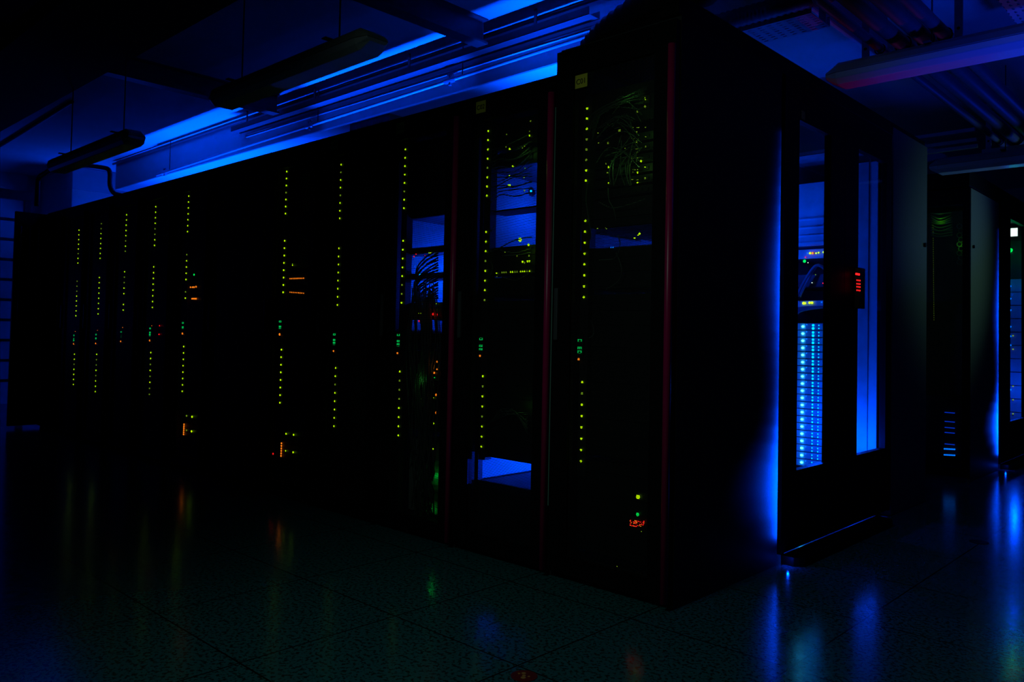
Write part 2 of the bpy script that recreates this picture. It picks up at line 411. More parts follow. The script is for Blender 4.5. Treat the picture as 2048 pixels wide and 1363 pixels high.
# ------------------------------------------------------------------ equipment behind the rack doors
def unit(name, ri, z0, z1, label, cat, leds=(), x0=-.50, x1=-.075, y=.10, depth=.55, m=M_gear, ports=False, group=None):
    xr = X[ri] if ri < 5 else tag_x[ri-6]
    o = empty(name, (xr, y, z0)); tag(o, label, cat, group)
    MB().box(x0, x1, 0, depth, 0, z1-z0-.004).build('chassis', m, o, .002)
    fr = MB().box(x0-.02, x1+.02, -.006, 0, .002, z1-z0-.006)
    n = 10
    if ports:
        for i in range(12): fr.box(x0+.03+i*.03, x0+.05+i*.03, -.009, -.006, (z1-z0)*.25, (z1-z0)*.6)
    else:
        for i in range(int((z1-z0)/.03)): fr.box(x0+.02, x1-.02, -.009, -.006, .008+i*.03, .014+i*.03)
    fr.build('front_panel', m, o)
    for (px, py, mm, r) in leds:
        p = at(px, py, 'y', y-.012); led(p, mm, o, r)
    return o
def spread(px0, px1, py0, py1, n, mm, r):
    return [(px0+(px1-px0)*i/(n-1), py0+(py1-py0)*i/(n-1), mm, r) for i in range(n)]
# rack C01
sw = [(1290, 197, M_yg, .006), (1290, 213, M_ygd, .005), (1275, 223, M_ygd, .004), (1196, 229, M_ygd, .003)]
unit('cable_organiser', 0, 1.90, 2.06, 'patch panel with one bright light at the top of rack C01', 'patch panel', sw, ports=True)
rows = [([(1239, 261, M_ygd, .006), (1273, 264, M_ygd, .004), (1196, 266, M_ygd, .003), (1291, 254, M_ygd, .003)], 'topmost'),
        ([(1273, 283, M_ygd, .004), (1216, 286, M_ygd, .004), (1291, 274, M_ygd, .003), (1197, 286, M_ygd, .003)], 'second'),
        ([(1274, 304, M_ygd, .004), (1291, 293, M_ygd, .003), (1250, 296, M_ygd, .002)], 'third'),
        ([(1282, 322, M_yg, .005), (1212, 327, M_ygd, .003), (1217, 334, M_yg, .004), (1290, 334, M_yg, .003)], 'fourth'),
        ([(1275, 345, M_yg, .004), (1215, 345, M_ygd, .004), (1266, 344, M_ygd, .002)], 'fifth'),
        ([(1275, 365, M_yg, .004), (1217, 366, M_yg, .003), (1290, 356, M_ygd, .004)], 'lowest')]
for i, (l, wd) in enumerate(rows):
    zt = 1.855-.0435*i
    l = l+[(1262+random.random()*18, l[0][1]-6, M_ygd, .0016) for _ in range(7)]
    unit('network_switch', 0, zt-.04, zt, wd+' network switch in the upper stack of rack C01, dotted with green lights', 'network switch', l, ports=True, group='network switches in rack C01')
unit('rack_server', 0, 1.22, 1.395, 'dark server with two pairs of green lights under the blue gap in rack C01', 'server',
     [(1279, 467, M_yg, .005), (1276, 470, M_yg, .003), (1269, 476, M_yg, .004), (1195, 457, M_ygd, .003), (1213, 457, M_ygd, .0025), (1222, 494, M_bls, .003), (1226, 494, M_bls, .003), (1211, 456, M_ygd, .002)])
unit('rack_server', 0, 1.475, 1.595, 'unlit equipment just above the thin blue gap of rack C01', 'server')
unit('rack_server', 0, .52, 1.20, 'tall unlit block of equipment in the middle of rack C01', 'server')
b1 = unit('storage_server', 0, .12, .50, 'equipment with a red glowing grille and two green lamps at the foot of rack C01', 'server',
     [(1276, 993, M_yg, .009), (1275, 1028, M_gr, .007), (1283, 1062, M_ygd, .002), (1198, 1132, M_ygd, .002), (1234, 1132, M_ygd, .002)])
for i in range(46):
    led(at(1260+random.random()*29, 1040+random.random()*12, 'y', .088), M_or if random.random() < .3 else M_rd, b1, .0022)
# rack C02
unit('network_switch', 1, 1.90, 2.03, 'small equipment with dim green lights at the top of rack C02', 'network switch',
     [(1061, 242, M_ygd, .004), (1059, 262, M_ygd, .003), (1059, 271, M_yg, .004), (1013, 269, M_ygd, .003)], ports=True)
unit('network_switch', 1, 1.80, 1.88, 'network switch with green lights just above the blue opening of rack C02', 'network switch',
     [(1049, 291, M_yg, .004), (1019, 298, M_yg, .005), (1021, 299, M_yg, .003), (1012, 294, M_ygd, .003), (1045, 296, M_ygd, .003), (1038, 313, M_ygd, .003)], ports=True)
unit('fibre_tray', 1, 1.60, 1.612, 'thin shelf with a few green lights across the blue opening of rack C02', 'shelf',
     [(1025, 332, M_yg, .004), (1027, 334, M_yg, .003), (1019, 352, M_yg, .005), (1050, 336, M_ygd, .003), (1048, 354, M_ygd, .004), (1017, 370, M_yg, .004), (1020, 370, M_yg, .004), (1049, 381, M_ygd, .004), (1062, 382, M_bl, .006), (997, 354, M_ygd, .003)], depth=.12)
unit('network_switch', 1, 1.30, 1.435, 'network switch with one bright green light in the middle of rack C02', 'network switch',
     [(1040, 479, M_yg, .010), (1057, 489, M_yg, .006), (1010, 504, M_ygd, .003), (1058, 511, M_ygd, .004), (1034, 512, M_ygd, .003)], ports=True)
lrow = [(993, 546, M_yg, .004)]+[(q, 545-(q-993)*.05, M_yg if q % 2 else M_ygd, .0038) for q in (1004, 1008, 1012, 1021, 1025, 1030, 1034, 1041, 1045, 1049, 1054, 1059)]
unit('network_switch', 1, 1.20, 1.29, 'network switch with an even line of yellow green lights in rack C02', 'network switch',
     lrow+[(1045, 523, M_yg, .005), (1049, 525, M_ygd, .004), (1055, 522, M_yg, .005), (1059, 522, M_yg, .004), (994, 553, M_ygd, .002)], ports=True)
unit('rack_server', 1, .44, 1.18, 'tall unlit block of equipment in rack C02 above the bright blue slot', 'server')
unit('rack_server', 1, .07, .33, 'unlit equipment at the foot of rack C02 below the bright blue slot', 'server', depth=.7)
# rack C03
unit('rack_server', 2, 1.62, 2.03, 'unlit equipment at the top of rack C03', 'server', depth=.3)
unit('network_switch', 2, 1.43, 1.47, 'network switch with pinkish and green lights above the blue glow in rack C03', 'network switch',
     [(828, 513, M_rd, .004), (832, 508, M_rd, .004), (850, 511, M_rd, .003)]+spread(858, 869, 505, 505, 5, M_yg, .003), depth=.1, ports=True)
c3 = unit('network_switch', 2, 1.30, 1.335, 'network switch with many small bright blue lights behind cables in rack C03', 'network switch',
     [(840, 549, M_bl, .006), (852, 544, M_bl, .005), (846, 527, M_bl, .004), (852, 530, M_bl, .005), (845, 538, M_bl, .005), (835, 541, M_bls, .004), (856, 536, M_bls, .004), (830, 533, M_bls, .004), (849, 552, M_bls, .004), (861, 540, M_bls, .003)], depth=.15, ports=True)
unit('network_switch', 2, 1.09, 1.18, 'network switch with two green and several red lights in rack C03', 'network switch',
     [(871, 607, M_yg, .006), (871, 620, M_yg, .006), (838, 642, M_rd, .005), (866, 628, M_rd, .006), (873, 629, M_rd, .007), (850, 627, M_or, .004), (854, 627, M_or, .004), (838, 626, M_yg, .003), (842, 626, M_yg, .003)], ports=True)
for i, (z1, l) in enumerate([(1.02, [(856, 705, M_gr, .007), (853, 705, M_gr, .005), (833, 661, M_ygd, .003), (845, 661, M_ygd, .003)]),
              (.93, [(874, 723, M_or, .005), (861, 721, M_rd, .003), (874, 738, M_or, .005), (862, 744, M_or, .006), (868, 745, M_or, .007)]),
              (.83, [(841, 755, M_gr, .005), (853, 755, M_gr, .006), (856, 755, M_gr, .004), (869, 755, M_gr, .003)]),
              (.73, [(872, 789, M_or, .006), (868, 795, M_yg, .005)]+spread(842, 862, 797, 797, 6, M_ygd, .002)),
              (.65, [(852, 806, M_gr, .005), (854, 806, M_gr, .005), (872, 825, M_or, .006), (845, 809, M_ygd, .003)]),
              (.57, [(867, 846, M_yg, .005), (841, 855, M_gr, .005), (843, 855, M_gr, .004), (858, 845, M_ygd, .003), (866, 897, M_yg, .0045)])]):
    unit('network_switch', 2, z1-.05, z1, ['uppermost', 'second', 'third', 'fourth', 'fifth', 'lowest'][i]+' network switch of the lower stack with green and orange lights in rack C03', 'network switch', l, ports=True, group='network switches in rack C03')
g3 = unit('ventilation_drum', 2, .08, .46, 'pale round-ended housing glowing green behind cables at the foot of rack C03', 'housing', y=.17, depth=.3, m=M_pale)
# racks C04 .. with plain equipment and the small lights that show
unit('rack_server', 3, .3, 1.95, 'unlit stack of equipment filling rack C04', 'server')
unit('rack_server', 4, 1.40, 2.0, 'unlit equipment in the upper part of the fifth rack', 'server')
unit('network_switch', 4, 1.30, 1.38, 'network switch showing an orange line of lights, upper one in the fifth rack', 'network switch',
     spread(577, 607, 557, 556, 11, M_or, .0042)+[(585, 530, M_yg, .004), (585, 527, M_ygd, .003)], ports=True)
unit('network_switch', 4, 1.22, 1.28, 'network switch showing an orange line of lights, lower one in the fifth rack', 'network switch',
     spread(580, 607, 584, 586, 9, M_or, .0040), ports=True)
unit('storage_server', 4, .18, .50, 'storage unit with six stacked orange lights at the foot of the fifth rack', 'server',
     spread(563, 562, 886, 911, 6, M_or, .0065)+[(587, 869, M_yg, .006), (572, 867, M_yg, .006), (586, 904, M_yg, .006), (571, 901, M_yg, .005), (546, 907, M_rd, .006)], x0=-.52)
unit('network_switch', 6, 1.28, 1.38, 'network switch with a green and three orange lights, first rack beyond the long unlit stretch', 'network switch',
     [(388, 549, M_gr, .008), (381, 574, M_or, .007), (385, 574, M_or, .007), (388, 574, M_or, .007), (392, 573, M_or, .007)], ports=True)
unit('network_switch', 6, 1.18, 1.26, 'network switch with a short orange bar, first rack beyond the long unlit stretch', 'network switch',
     spread(384, 392, 597, 597, 4, M_or, .007), ports=True)
unit('storage_server', 6, .18, .50, 'storage unit with stacked orange lights, foot of the first rack beyond the long unlit stretch', 'server',
     spread(368, 367, 848, 868, 6, M_or, .007)+[(373, 831, M_ygd, .007), (384, 833, M_yg, .008), (373, 860, M_ygd, .006), (383, 862, M_yg, .008)], x0=-.52)
unit('network_switch', 7, .95, 1.08, 'small equipment with two faint red lights, second rack beyond the long unlit stretch', 'network switch', [(318, 668, M_rd, .006), (319, 651, M_rd, .005), (302, 657, M_rd, .005)], ports=True)
unit('rack_server', 8, .3, 1.2, 'unlit equipment in the third rack beyond the long unlit stretch', 'server', [(243, 725, M_ygd, .004)])

# cables
def cable_set(label, paths, r, m, name='patch_cables'):
    mb = MB()
    for p in paths: mb.tube(curve(p, 20), r, 6)
    return tag(mb.build(name, m, smooth=True), label, 'cables', None, 'stuff')
def px_paths(lst, y): return [[at(a, b_, 'y', y+random.uniform(-.012, .012)) for a, b_ in q] for q in lst]
P1 = []
for i in range(9):
    o = i*1.6
    P1.append([(1174+o*.6, 262+o*2), (1182+o, 232+o), (1205, 214+o), (1245, 196+o*.9), (1294, 172+o*1.9)])
for i in range(16):
    a = 1190+random.random()*40; c = 225+random.random()*130
    P1.append([(a, c), (a+25+random.random()*20, c-random.random()*35), (1262+random.random()*25, c-20+random.random()*45)])
for i in range(8):
    a = 1205+random.random()*60
    P1.append([(a, 372), (a+random.uniform(-8, 14), 330), (a+random.uniform(10, 40), 270+random.random()*30)])
cable_set('loose greenish patch cables hanging in front of the switches in rack C01', px_paths(P1, .068), .0022, M_cable)
cable_set('long dark cables looping down the left side of rack C01', px_paths([[(1175, 366), (1172, 400), (1178, 440), (1184, 478)], [(1216, 376), (1218, 400), (1228, 420), (1232, 440)], [(1198, 404), (1225, 416), (1262, 408), (1290, 398)],
    [(1198, 520), (1230, 516), (1240, 490), (1236, 470)], [(1232, 505), (1243, 535), (1238, 560), (1210, 580)], [(1178, 676), (1187, 668), (1186, 650), (1180, 640)]], .07), .0026, M_cable)
P2 = []
for i in range(14):
    c = 285+i*8
    P2.append([(978, c+18+random.uniform(-6, 6)), (1000, c+random.uniform(0, 14)), (1030, c+random.uniform(-6, 10)), (1064, c-10+random.uniform(-10, 10))])
cable_set('patch cables crossing the blue opening of rack C02', px_paths(P2, .075), .0024, M_cable)
cable_set('thick dark cable bundles slung across the blue opening of rack C02', px_paths([[(952, 330), (985, 330), (1030, 318), (1065, 310)], [(955, 378), (1005, 374), (1040, 362), (1065, 348)], [(956, 398), (985, 408), (1010, 402), (1066, 384)], [(975, 330), (978, 370), (976, 430)]], .50), .020, M_cableb)
cable_set('dim green patch cables in the middle of rack C02', px_paths([[(975, 505), (1000, 495), (1030, 480), (1064, 474)], [(976, 560), (985, 535), (978, 515)], [(995, 550), (1030, 560), (1060, 545)], [(1000, 500), (1030, 505), (1062, 496)], [(1005, 512), (1040, 508), (1062, 505)], [(975, 480), (984, 460), (990, 450)]], .075), .0026, M_cable)
P2c = []
for i in range(12):
    P2c.append([(975+i, 848-i*.5), (1000, 834-i*1.2+random.uniform(-2, 2)), (1030, 826+random.uniform(-4, 4)), (1056, 825+i*4)])
cable_set('fan of dim green cables in the lower half of rack C02', px_paths(P2c, .075), .0016, M_cable)
P3 = []
for i in range(40):
    a = 822+random.random()*50
    P3.append([(a, 560+random.random()*40), (a+random.uniform(-14, 14), 680), (a+random.uniform(-16, 12), 800), (818+random.random()*55, 900+random.random()*140)])
cable_set('dense tangle of hanging cables in the lower half of rack C03', px_paths(P3, .05), .0028, M_cable)
P3 = []
for i in range(20):
    P3.append([(876, 500+i*5), (850, 515+i*5+random.uniform(-6, 6)), (832, 545+i*4), (826+random.random()*20, 600+random.random()*20)])
cable_set('black cables sweeping across the blue glow of rack C03', px_paths(P3, .07), .0042, M_cableb)
P3 = []
for i in range(14):
    P3.append([(825+random.random()*40, 900), (830+random.random()*40, 950), (822+random.random()*50, 990), (835+random.random()*40, 1035)])
cable_set('dark cables crossing the green glow at the foot of rack C03', px_paths(P3, .11), .0040, M_cableb)
cable_set('thin blue tinted cable hanging in the third rack beyond the long unlit stretch', px_paths([[(249, 580), (256, 596), (253, 612), (250, 636)], [(250, 590), (258, 584)], [(250, 600), (244, 612)]], .08), .004, M_cable)
# glow of the lamps inside the racks
def pl(px, py, y, p, c): lamp('POINT', at(px, py, 'y', y), p, c, .003)
pl(1284, 262, .03, 0.066, (.25, 1, .1)); pl(1216, 330, .03, 0.031, (.2, 1, .1)); pl(1250, 190, .04, 0.026, (.2, 1, .1)); pl(1276, 330, .04, 0.044, (.3, 1, .1))
pl(1040, 300, .04, 0.035, (.25, 1, .1)); pl(1045, 500, .04, 0.044, (.35, 1, .0)); pl(1040, 812, .04, 0.022, (.2, 1, .1))
pl(868, 952, .145, .022, (0, 1, .08)); pl(862, 1018, .145, .010, (0, 1, .08)); pl(838, 940, .14, .002, (0, 1, .08)); pl(840, 760, .03, .02, (.1, 1, .1)); pl(868, 735, .04, .012, (1, .25, 0)); pl(868, 628, .04, .012, (1, .02, .0))
pl(846, 540, .04, .035, (0, .12, 1))

for x, z, p in ((-.66, .385, 150), (-.06, 1.44, 9)):  # blue lamps added inside the racks, in place of light leaking from behind
    lamp('POINT', (x, .76, z), p, BLUE, .008)
lamp('POINT', (-1.02, .46, 1.63), 5.5, BLUE, .005); lamp('POINT', (-.70, .70, 1.52), 5, BLUE, .005)
lamp('POINT', (-1.62, .40, 1.315), 10, BLUE, .005); lamp('POINT', (-1.50, .50, 1.39), 3, BLUE, .005); lamp('POINT', (-1.45, .60, 1.28), 4, BLUE, .005)
# ------------------------------------------------------------------ aisle end doors, second row, blue servers
def aisle_door(y0, label, wins, z0, z1, ytop=1.44, hid=''):
    d = empty('aisle_door', (0, y0, 0)); tag(d, label, 'door', 'glazed aisle end doors')
    f = MB().box(-.06, .0, 0, .03, .04, 2.255).box(-.06, .0, ytop-.03, ytop, .04, 2.255).box(-.06, .0, 0.03, ytop-.03, 2.17, 2.255)
    f.build('frame', M_black, d)
    th = MB().poly([(.0, .0), (.06, -.0), (.10, .03), (.10, ytop-.26), (.0, ytop-.2)], 'z', .0, .04)
    th.build('threshold', M_black, d)
    edges = [.032, (wins[0][1]+wins[1][0])/2-.002, (wins[0][1]+wins[1][0])/2+.002, ytop-.032]
    for i, (a, b_) in enumerate(wins):
        e0, e1 = edges[2*i], edges[2*i+1]
        lf = MB().box(-.035, .0, e0, a, .045, 2.168).box(-.035, .0, b_, e1, .045, 2.168).box(-.035, .0, a, b_, .045, z0).box(-.035, .0, a, b_, z1, 2.168)
        l = lf.build('door_leaf', M_black, d)
        MB().box(-.02, -.014, a, b_, z0, z1).build('window_pane', M_glass, l)
    MB().tube([(.0, .012, 1.80), (.016, .012, 1.80)], .018, 12).build('door_stop', M_black, d)
    return d
D1 = aisle_door(.94, 'black aisle end door with two tall windows, blue lit servers behind the left one', [(.155, .535), (.915, 1.355)], .408, 2.075)
p = MB().box(.0005, .0015, .17, .21, 2.085, 2.125).build('label_plate', M_label, D1); p['label'] = 'small yellow sticker'
cr_ = empty('card_reader', (0.0, 1.835, 1.28)); tag(cr_, 'small wall reader with a red light bar and four rows of red lights', 'card reader')
MB().box(.001, .03, -.035, .045, -.08, .14).build('housing', M_gear, cr_, .004)
q = at(1716, 548, 'x', .034); bar = MB().box(.030, .036, q.y-.026-1.835, q.y+.022-1.835, q.z-.005-1.28, q.z+.005-1.28).build('light_bar', M_rd, cr_); bar['label'] = 'glowing red bar'
for i, yy in enumerate((560, 567, 573, 580)):
    for k in range(3):
        led(at(1714+k*3, yy+k*.4, 'x', .034), M_rd, cr_, .0042, sx=.6, sy=1.1)
# end racks of the second row
def end_rack(y0, y1, h, label, name='end_rack', x0=-.105, cat='server rack'):
    r = empty(name, (0, y0, 0)); tag(r, label, cat)
    d = y1-y0
    MB().box(x0, 0, .02, d, 0, h).build('cabinet_body', M_side2, r, .006)
    MB().tube([(.0, d-.06, 1.66), (.012, d-.06, 1.66)], .014, 12).build('lock', M_black, r)
    return r
r2 = end_rack(2.385, 3.06, 2.31, 'greenish lit end rack between the aisle door and the dark aisle')
cp = tag(MB().box(-.110, -.062, 2.33, 2.380, .03, 2.1).build('corner_post', M_white), 'pale upright post lit bright blue behind the right aisle window', 'post')
tag(MB().box(-.215, -.112, 2.322, 2.334, .03, 2.1).build('blanking_panel', M_pale), 'plain panel glowing deep blue in the lower part of the right aisle window', 'panel')
# pale racks facing the blue aisle
def pale_rack(x):
    r = empty('cabinet', (x, 2.36, 0)); tag(r, 'pale cabinet across the blue aisle, glimpsed through the mesh rack backs', 'server rack', 'pale cabinets across the blue aisle')
    MB().box(-.598, -.002, .03, .7, 0, 2.2).build('cabinet_body', M_pale, r)
    d = MB().box(-.59, -.01, 0, .028, .04, 2.18)
    for i in range(20): d.box(-.54, -.06, -.004, 0, .15+i*.1, .17+i*.1)
    d.build('door', M_pale, r); return r
pr = pale_rack(-1.2); note(pr)
for x in (-1.8, -2.4, -3.0, -3.6, -4.2, -4.8): q = copy_tree(pr); q.location.x = x
# the rack full of blue-lit servers, seen through the left window
br = empty('blue_lit_rack', (-.64, 2.36, 0)); tag(br, 'open rack holding the column of blue lit servers behind the left aisle window', 'server rack')
MB().box(-.02, 0, .0, .6, 0, 2.2).box(.515, .525, .01, .6, 0, 2.2).box(0, .515, .6, .62, 0, 2.2).box(0, .515, 0, .6, 2.18, 2.2).build('cabinet_body', M_pale, br)
for i in range(20):
    z = .238+i*.0449
    s = empty('blade_server', (-.64, 2.35, z)); tag(s, 'flat server with bright blue lamp at left end, number %d from bottom of blue stack'.replace('number %d', ['lowest', 'second', 'third', 'fourth', 'fifth', 'sixth', 'seventh', 'eighth', 'ninth', 'tenth', 'eleventh', 'twelfth', 'thirteenth', 'fourteenth', 'fifteenth', 'sixteenth', 'seventeenth', 'eighteenth', 'nineteenth', 'topmost'][i]).replace('topmost from bottom', 'topmost').replace('lowest from bottom', 'lowest'), 'server', 'blue lit servers stacked in the aisle rack')
    MB().box(.02, .50, 0, .5, 0, .042).build('chassis', M_gear, s, .002)
    fr = MB().box(.0, .515, -.006, 0, .001, .041)
    for k in range(9): fr.box(.14+k*.04, .17+k*.04, -.009, -.006, .006, .036)
    fr.build('front_panel', M_pale, s)
    zc = z+.021; y = 2.338
    led((-.515, y, zc), M_blb, s, .0085, sz=.8)
    led((-.490, y, zc+.012), M_bls, s, .004)
    k = (i/19.)
    for xx, rr in ((-.449, .003+.004*k), (-.413, .0032), (-.369, .003+.005*k), (-.345, .0025 if i > 10 else .0012)):
        mm = M_bl if rr > .0029 else M_bls
        led((xx, y, zc+.008), mm, s, rr); led((xx, y, zc-.012), mm, s, rr*1.1)
def bunit(z0, z1, label, leds, m=M_pale, name='network_switch'):
    o = empty(name, (-.64, 2.35, z0)); tag(o, label, 'network switch')
    MB().box(.01, .51, 0, .4, 0, z1-z0).build('chassis', m, o, .002)
    for a, b_, mm, r in leds: led(at(a, b_, 'y', 2.34), mm, o, r)
    return o
bunit(1.235, 1.275, 'switch with three yellow green lamps just above the blue servers', [(1607, 606, M_yg, .009), (1610, 606, M_yg, .007), (1619, 605, M_yg, .008), (1624, 605, M_yg, .008), (1643, 604, M_bls, .004), (1652, 603, M_bls, .004)])
bunit(1.36, 1.44, 'dim equipment with two pinkish points behind the left aisle window', [(1624, 565, M_wh, .003), (1646, 566, M_rd, .004), (1659, 565, M_rd, .003), (1631, 549, M_ygd, .003)], M_gear)
bunit(1.54, 1.60, 'switch with a line of yellow and orange lamps behind the left aisle window', [(1609, 522, M_gr, .010), (1615, 506, M_bls, .004), (1620, 506, M_yg, .007), (1625, 506, M_or, .007), (1632, 506, M_yg, .005), (1637, 505, M_yg, .005), (1647, 504, M_yg, .006), (1657, 504, M_wh, .003), (1662, 503, M_wh, .003), (1611, 514, M_rd, .004), (1616, 525, M_wh, .003)])
bunit(1.62, 2.02, 'tall pale blank panel glowing blue behind the left aisle window', [], M_pale, 'blank_panel')
for py, wd in ((485, 'lowest'), (471, 'second'), (455, 'third'), (438, 'top')):
    q = at(1630, py, 'y', 2.33)
    o = empty('shelf_lip', (-.64, 2.35, q.z)); tag(o, wd+' of four thin bright shelf edges behind the left aisle window', 'shelf', 'shelf edges behind the left window')
    MB().box(.02, .50, -.022, -.001, -.003, .003).build('shelf_board', M_white, o)
    MB().box(.02, .50, -.024, -.0225, -.006, .006).build('front_edge', M_white, o)
mbx = MB()
for o_ in (0, .02): mbx.tube(curve([(-.55+o_, 2.32, 1.30), (-.50+o_, 2.30, 1.38), (-.42, 2.30+o_, 1.49), (-.36, 2.32, 1.46)], 16), .009, 8)
tag(mbx.build('power_cable', M_pipe, smooth=True), 'thick pale cable rising diagonally behind the left aisle window', 'cable')
mbx = MB()
for i in range(6): mbx.tube(curve([(-.56, 2.32, 1.17+i*.006), (-.50, 2.29, 1.21+i*.004), (-.34, 2.31, 1.235)], 14), .006, 6)
tag(mbx.build('cable_bundle', M_pipe, smooth=True), 'pale cable bundle lying across the top of the blue servers', 'cables')

# ------------------------------------------------------------------ the third row at the far right
Y3 = 4.09
r3 = empty('end_rack', (0, Y3, 0)); tag(r3, 'greenish lit end rack of the next row with a small lock, far right', 'server rack')
MB().box(-.03, 0, .03, .88, 0, 2.20).box(-.6, -.57, .03, .88, 0, 2.20).box(-.57, -.03, .03, .88, 2.17, 2.20).box(-.57, -.03, .5, .52, 0, 2.17).build('cabinet_body', M_side2, r3, .004)
dd = MB().box(-.6, -.40, 0, .028, .03, 2.2).box(-.05, -.0, 0, .028, .03, 2.2).box(-.4, -.05, 0, .028, .03, .1).box(-.4, -.05, 0, .028, 2.08, 2.2).build('door', M_black, r3)
MB().box(-.4, -.05, .012, .016, .1, 2.08).build('window_pane', M_smoke, dd)
MB().tube([(.0, .08, 1.76), (.012, .08, 1.76)], .012, 12).build('lock', M_black, r3)
tc3 = MB().box(-.6, -.004, .0, 3.0, 2.21, 2.335); tc3.v = [(x, y+Y3, z) for x, y, z in tc3.v]
tag(tc3.build('top_cover', M_black, bevel=.006), 'long black cover along the top of the far right row', 'cover')
def unit3(name, z0, z1, label, leds=(), bar=None):
    o = empty(name, (-.35, Y3+.10, z0)); tag(o, label, 'server')
    MB().box(0, .28, 0, .35, 0, z1-z0).build('chassis', M_gear, o)
    for a, b_, mm, r in leds: led(at(a, b_, 'y', Y3+.09), mm, o, r)
    return o
u = unit3('server_stack', .18, .62, 'stack of equipment with short blue light lines at the foot of the far right row')
for py, mm in ((898, M_bls), (910, M_bls), (888, M_blbar), (865, M_blbar), (855, M_blbar), (843, M_blbar), (825, M_blbar)):
    a = at(1889, py-1, 'y', Y3+.085); c = at(1909, py, 'y', Y3+.085)
    if mm is M_bls:
        for k in range(7): led(a+(c-a)*(k/6), mm, u, .006)
    else:
        o = MB().box(a.x+.35, c.x+.35, -.014, -.006, a.z-.18-.003, a.z-.18+.002).build('status_bar', mm, u)
u = unit3('switch_stack', 1.35, 1.95, 'upright frame with a column of tiny dim green lights in the far right rack')
for i in range(44): led(at(1866+(i/44.)*2, 450+i*4.4, 'y', Y3+.085), M_ygd, u, .0017)
P = []
for i in range(10): P.append([at(1862, 425+i*5, 'y', Y3+.07), at(1880, 430+i*5+random.uniform(-4, 4), 'y', Y3+.06), at(1905, 424+i*5, 'y', Y3+.07)])
mb = MB()
for q in P: mb.tube(curve(q, 10), .006, 6)
tag(mb.build('patch_cables', M_cable, smooth=True), 'green lit cables at the top of the far right rack', 'cables', None, 'stuff')
ring = MB()
for i in range(9):
    c = at(1919+(i % 2)*3, 452+i*9, 'y', Y3+.06)
    ring.tube([c+Vector((math.cos(t)*.018, 0, math.sin(t)*.018)) for t in [k*PI/4 for k in range(9)]], .004, 5)
tag(ring.build('cable_rings', M_cable), 'column of round green lit cable loops in the far right rack', 'cable rings')
pl(1880, 440, Y3+.03, .05, (.12, 1, .0)); pl(1918, 490, Y3+.03, .03, (.12, 1, .0))
D3 = aisle_door(Y3+.94, 'black aisle door with blue glowing window at the right edge of the view', [(.35, .95), (1.05, 1.35)], .37, 2.12)
wb = empty('blue_lit_rack', (0, 6.45, 0)); tag(wb, 'blue lit servers behind the window at the right edge', 'server rack')
MB().box(-.6, 0, .02, .6, 0, 2.2).build('cabinet_body', M_side, wb)
for i in range(11):
    z = .25+i*.13
    MB().box(-.55, -.02, .0, .4, z, z+.122).build('drawer_front', M_pale, wb)
for py in (572, 597, 620, 653, 672, 690, 779): led(at(2021, py, 'y', 6.43), M_bls, wb, .008)
for py in (671, 698, 772, 799, 827): led(at(2026, py, 'y', 6.43), M_ygd, wb, .007)
lamp('POINT', (-.12, 6.15, .6), 7, BLUE, .01); lamp('POINT', (-.12, 6.1, 1.5), 2, BLUE, .01)
q = at(2028, 464, 'y', 6.40)
mon = empty('monitor', q); tag(mon, 'small bright white and green screen behind the far right window', 'monitor')
MB().box(-.10, .10, .003, .03, -.09, .09).build('casing', M_gear, mon)
MB().box(-.07, .03, 0, .003, -.04, .04).build('screen', M_wh, mon)
o = led(at(2021, 500, 'y', 6.41), M_gr, mon, .02, 'status_light'); lamp('POINT', at(2026, 505, 'y', 6.25), .6, (0, 1, .2), .01)

# ------------------------------------------------------------------ hanging luminaires
def luminaire(loc, L, label, z_ceil=ZC, rods=(.3, .7), k=1):
    c_ = k
    o = empty('hanging_luminaire', loc); tag(o, label, 'light', 'hanging tube luminaires')
    def loft(prof, e, name, m):
        mb = MB(); k = len(prof)
        for t, s in ((0, .35), (e, 1), (L-e, 1), (L, .35)):
            for (y, z) in prof: mb.v.append((t-L/2, c_*y*(.6+.4*s), c_*(prof[0][1]+(z-prof[0][1])*s)))
        for i in range(3):
            for j_ in range(k): mb.f.append((i*k+j_, i*k+(j_+1) % k, (i+1)*k+(j_+1) % k, (i+1)*k+j_))
        mb.f.append(tuple(range(k))); mb.f.append(tuple(3*k+j_ for j_ in range(k))[::-1])
        return mb.build(name, m, o, .003)
    loft([(-.085, .0), (.085, .0), (.075, .035), (.05, .055), (-.05, .055), (-.075, .035)], .06, 'housing', M_fixture)
    loft([(.083, -.001), (-.083, -.001), (-.078, -.03), (-.055, -.055), (.055, -.055), (.078, -.03)], .06, 'diffuser', M_diff)
    for i, s in enumerate(rods):
        x = -L/2+s*L
        MB().tube([(x, 0, .055*c_), (x, 0, z_ceil-loc[2]-.001)], .004, 8).build('suspension_rod', M_dsteel, o)
        MB().box(x-.015, x+.015, -.09*c_, .09*c_, .052*c_, .052*c_+.005).build('clip', M_dsteel, o)
    return o
luminaire((-1.70, -.64, 2.215), 1.37, 'nearer of the two dark hanging tube lights above the rack row', rods=(.18, .80), k=.88)
luminaire((-4.19, -.64, 2.195), 1.50, 'farther hanging tube light at the upper left, small green reflections under it', rods=(.22, .86), k=.88)
luminaire((.81, 1.40, 2.345), 1.58, 'hanging tube light at the upper right catching blue and red light')
luminaire((.60, 3.85, 2.33), 1.60, 'dim hanging tube light behind the brighter one at the upper right')

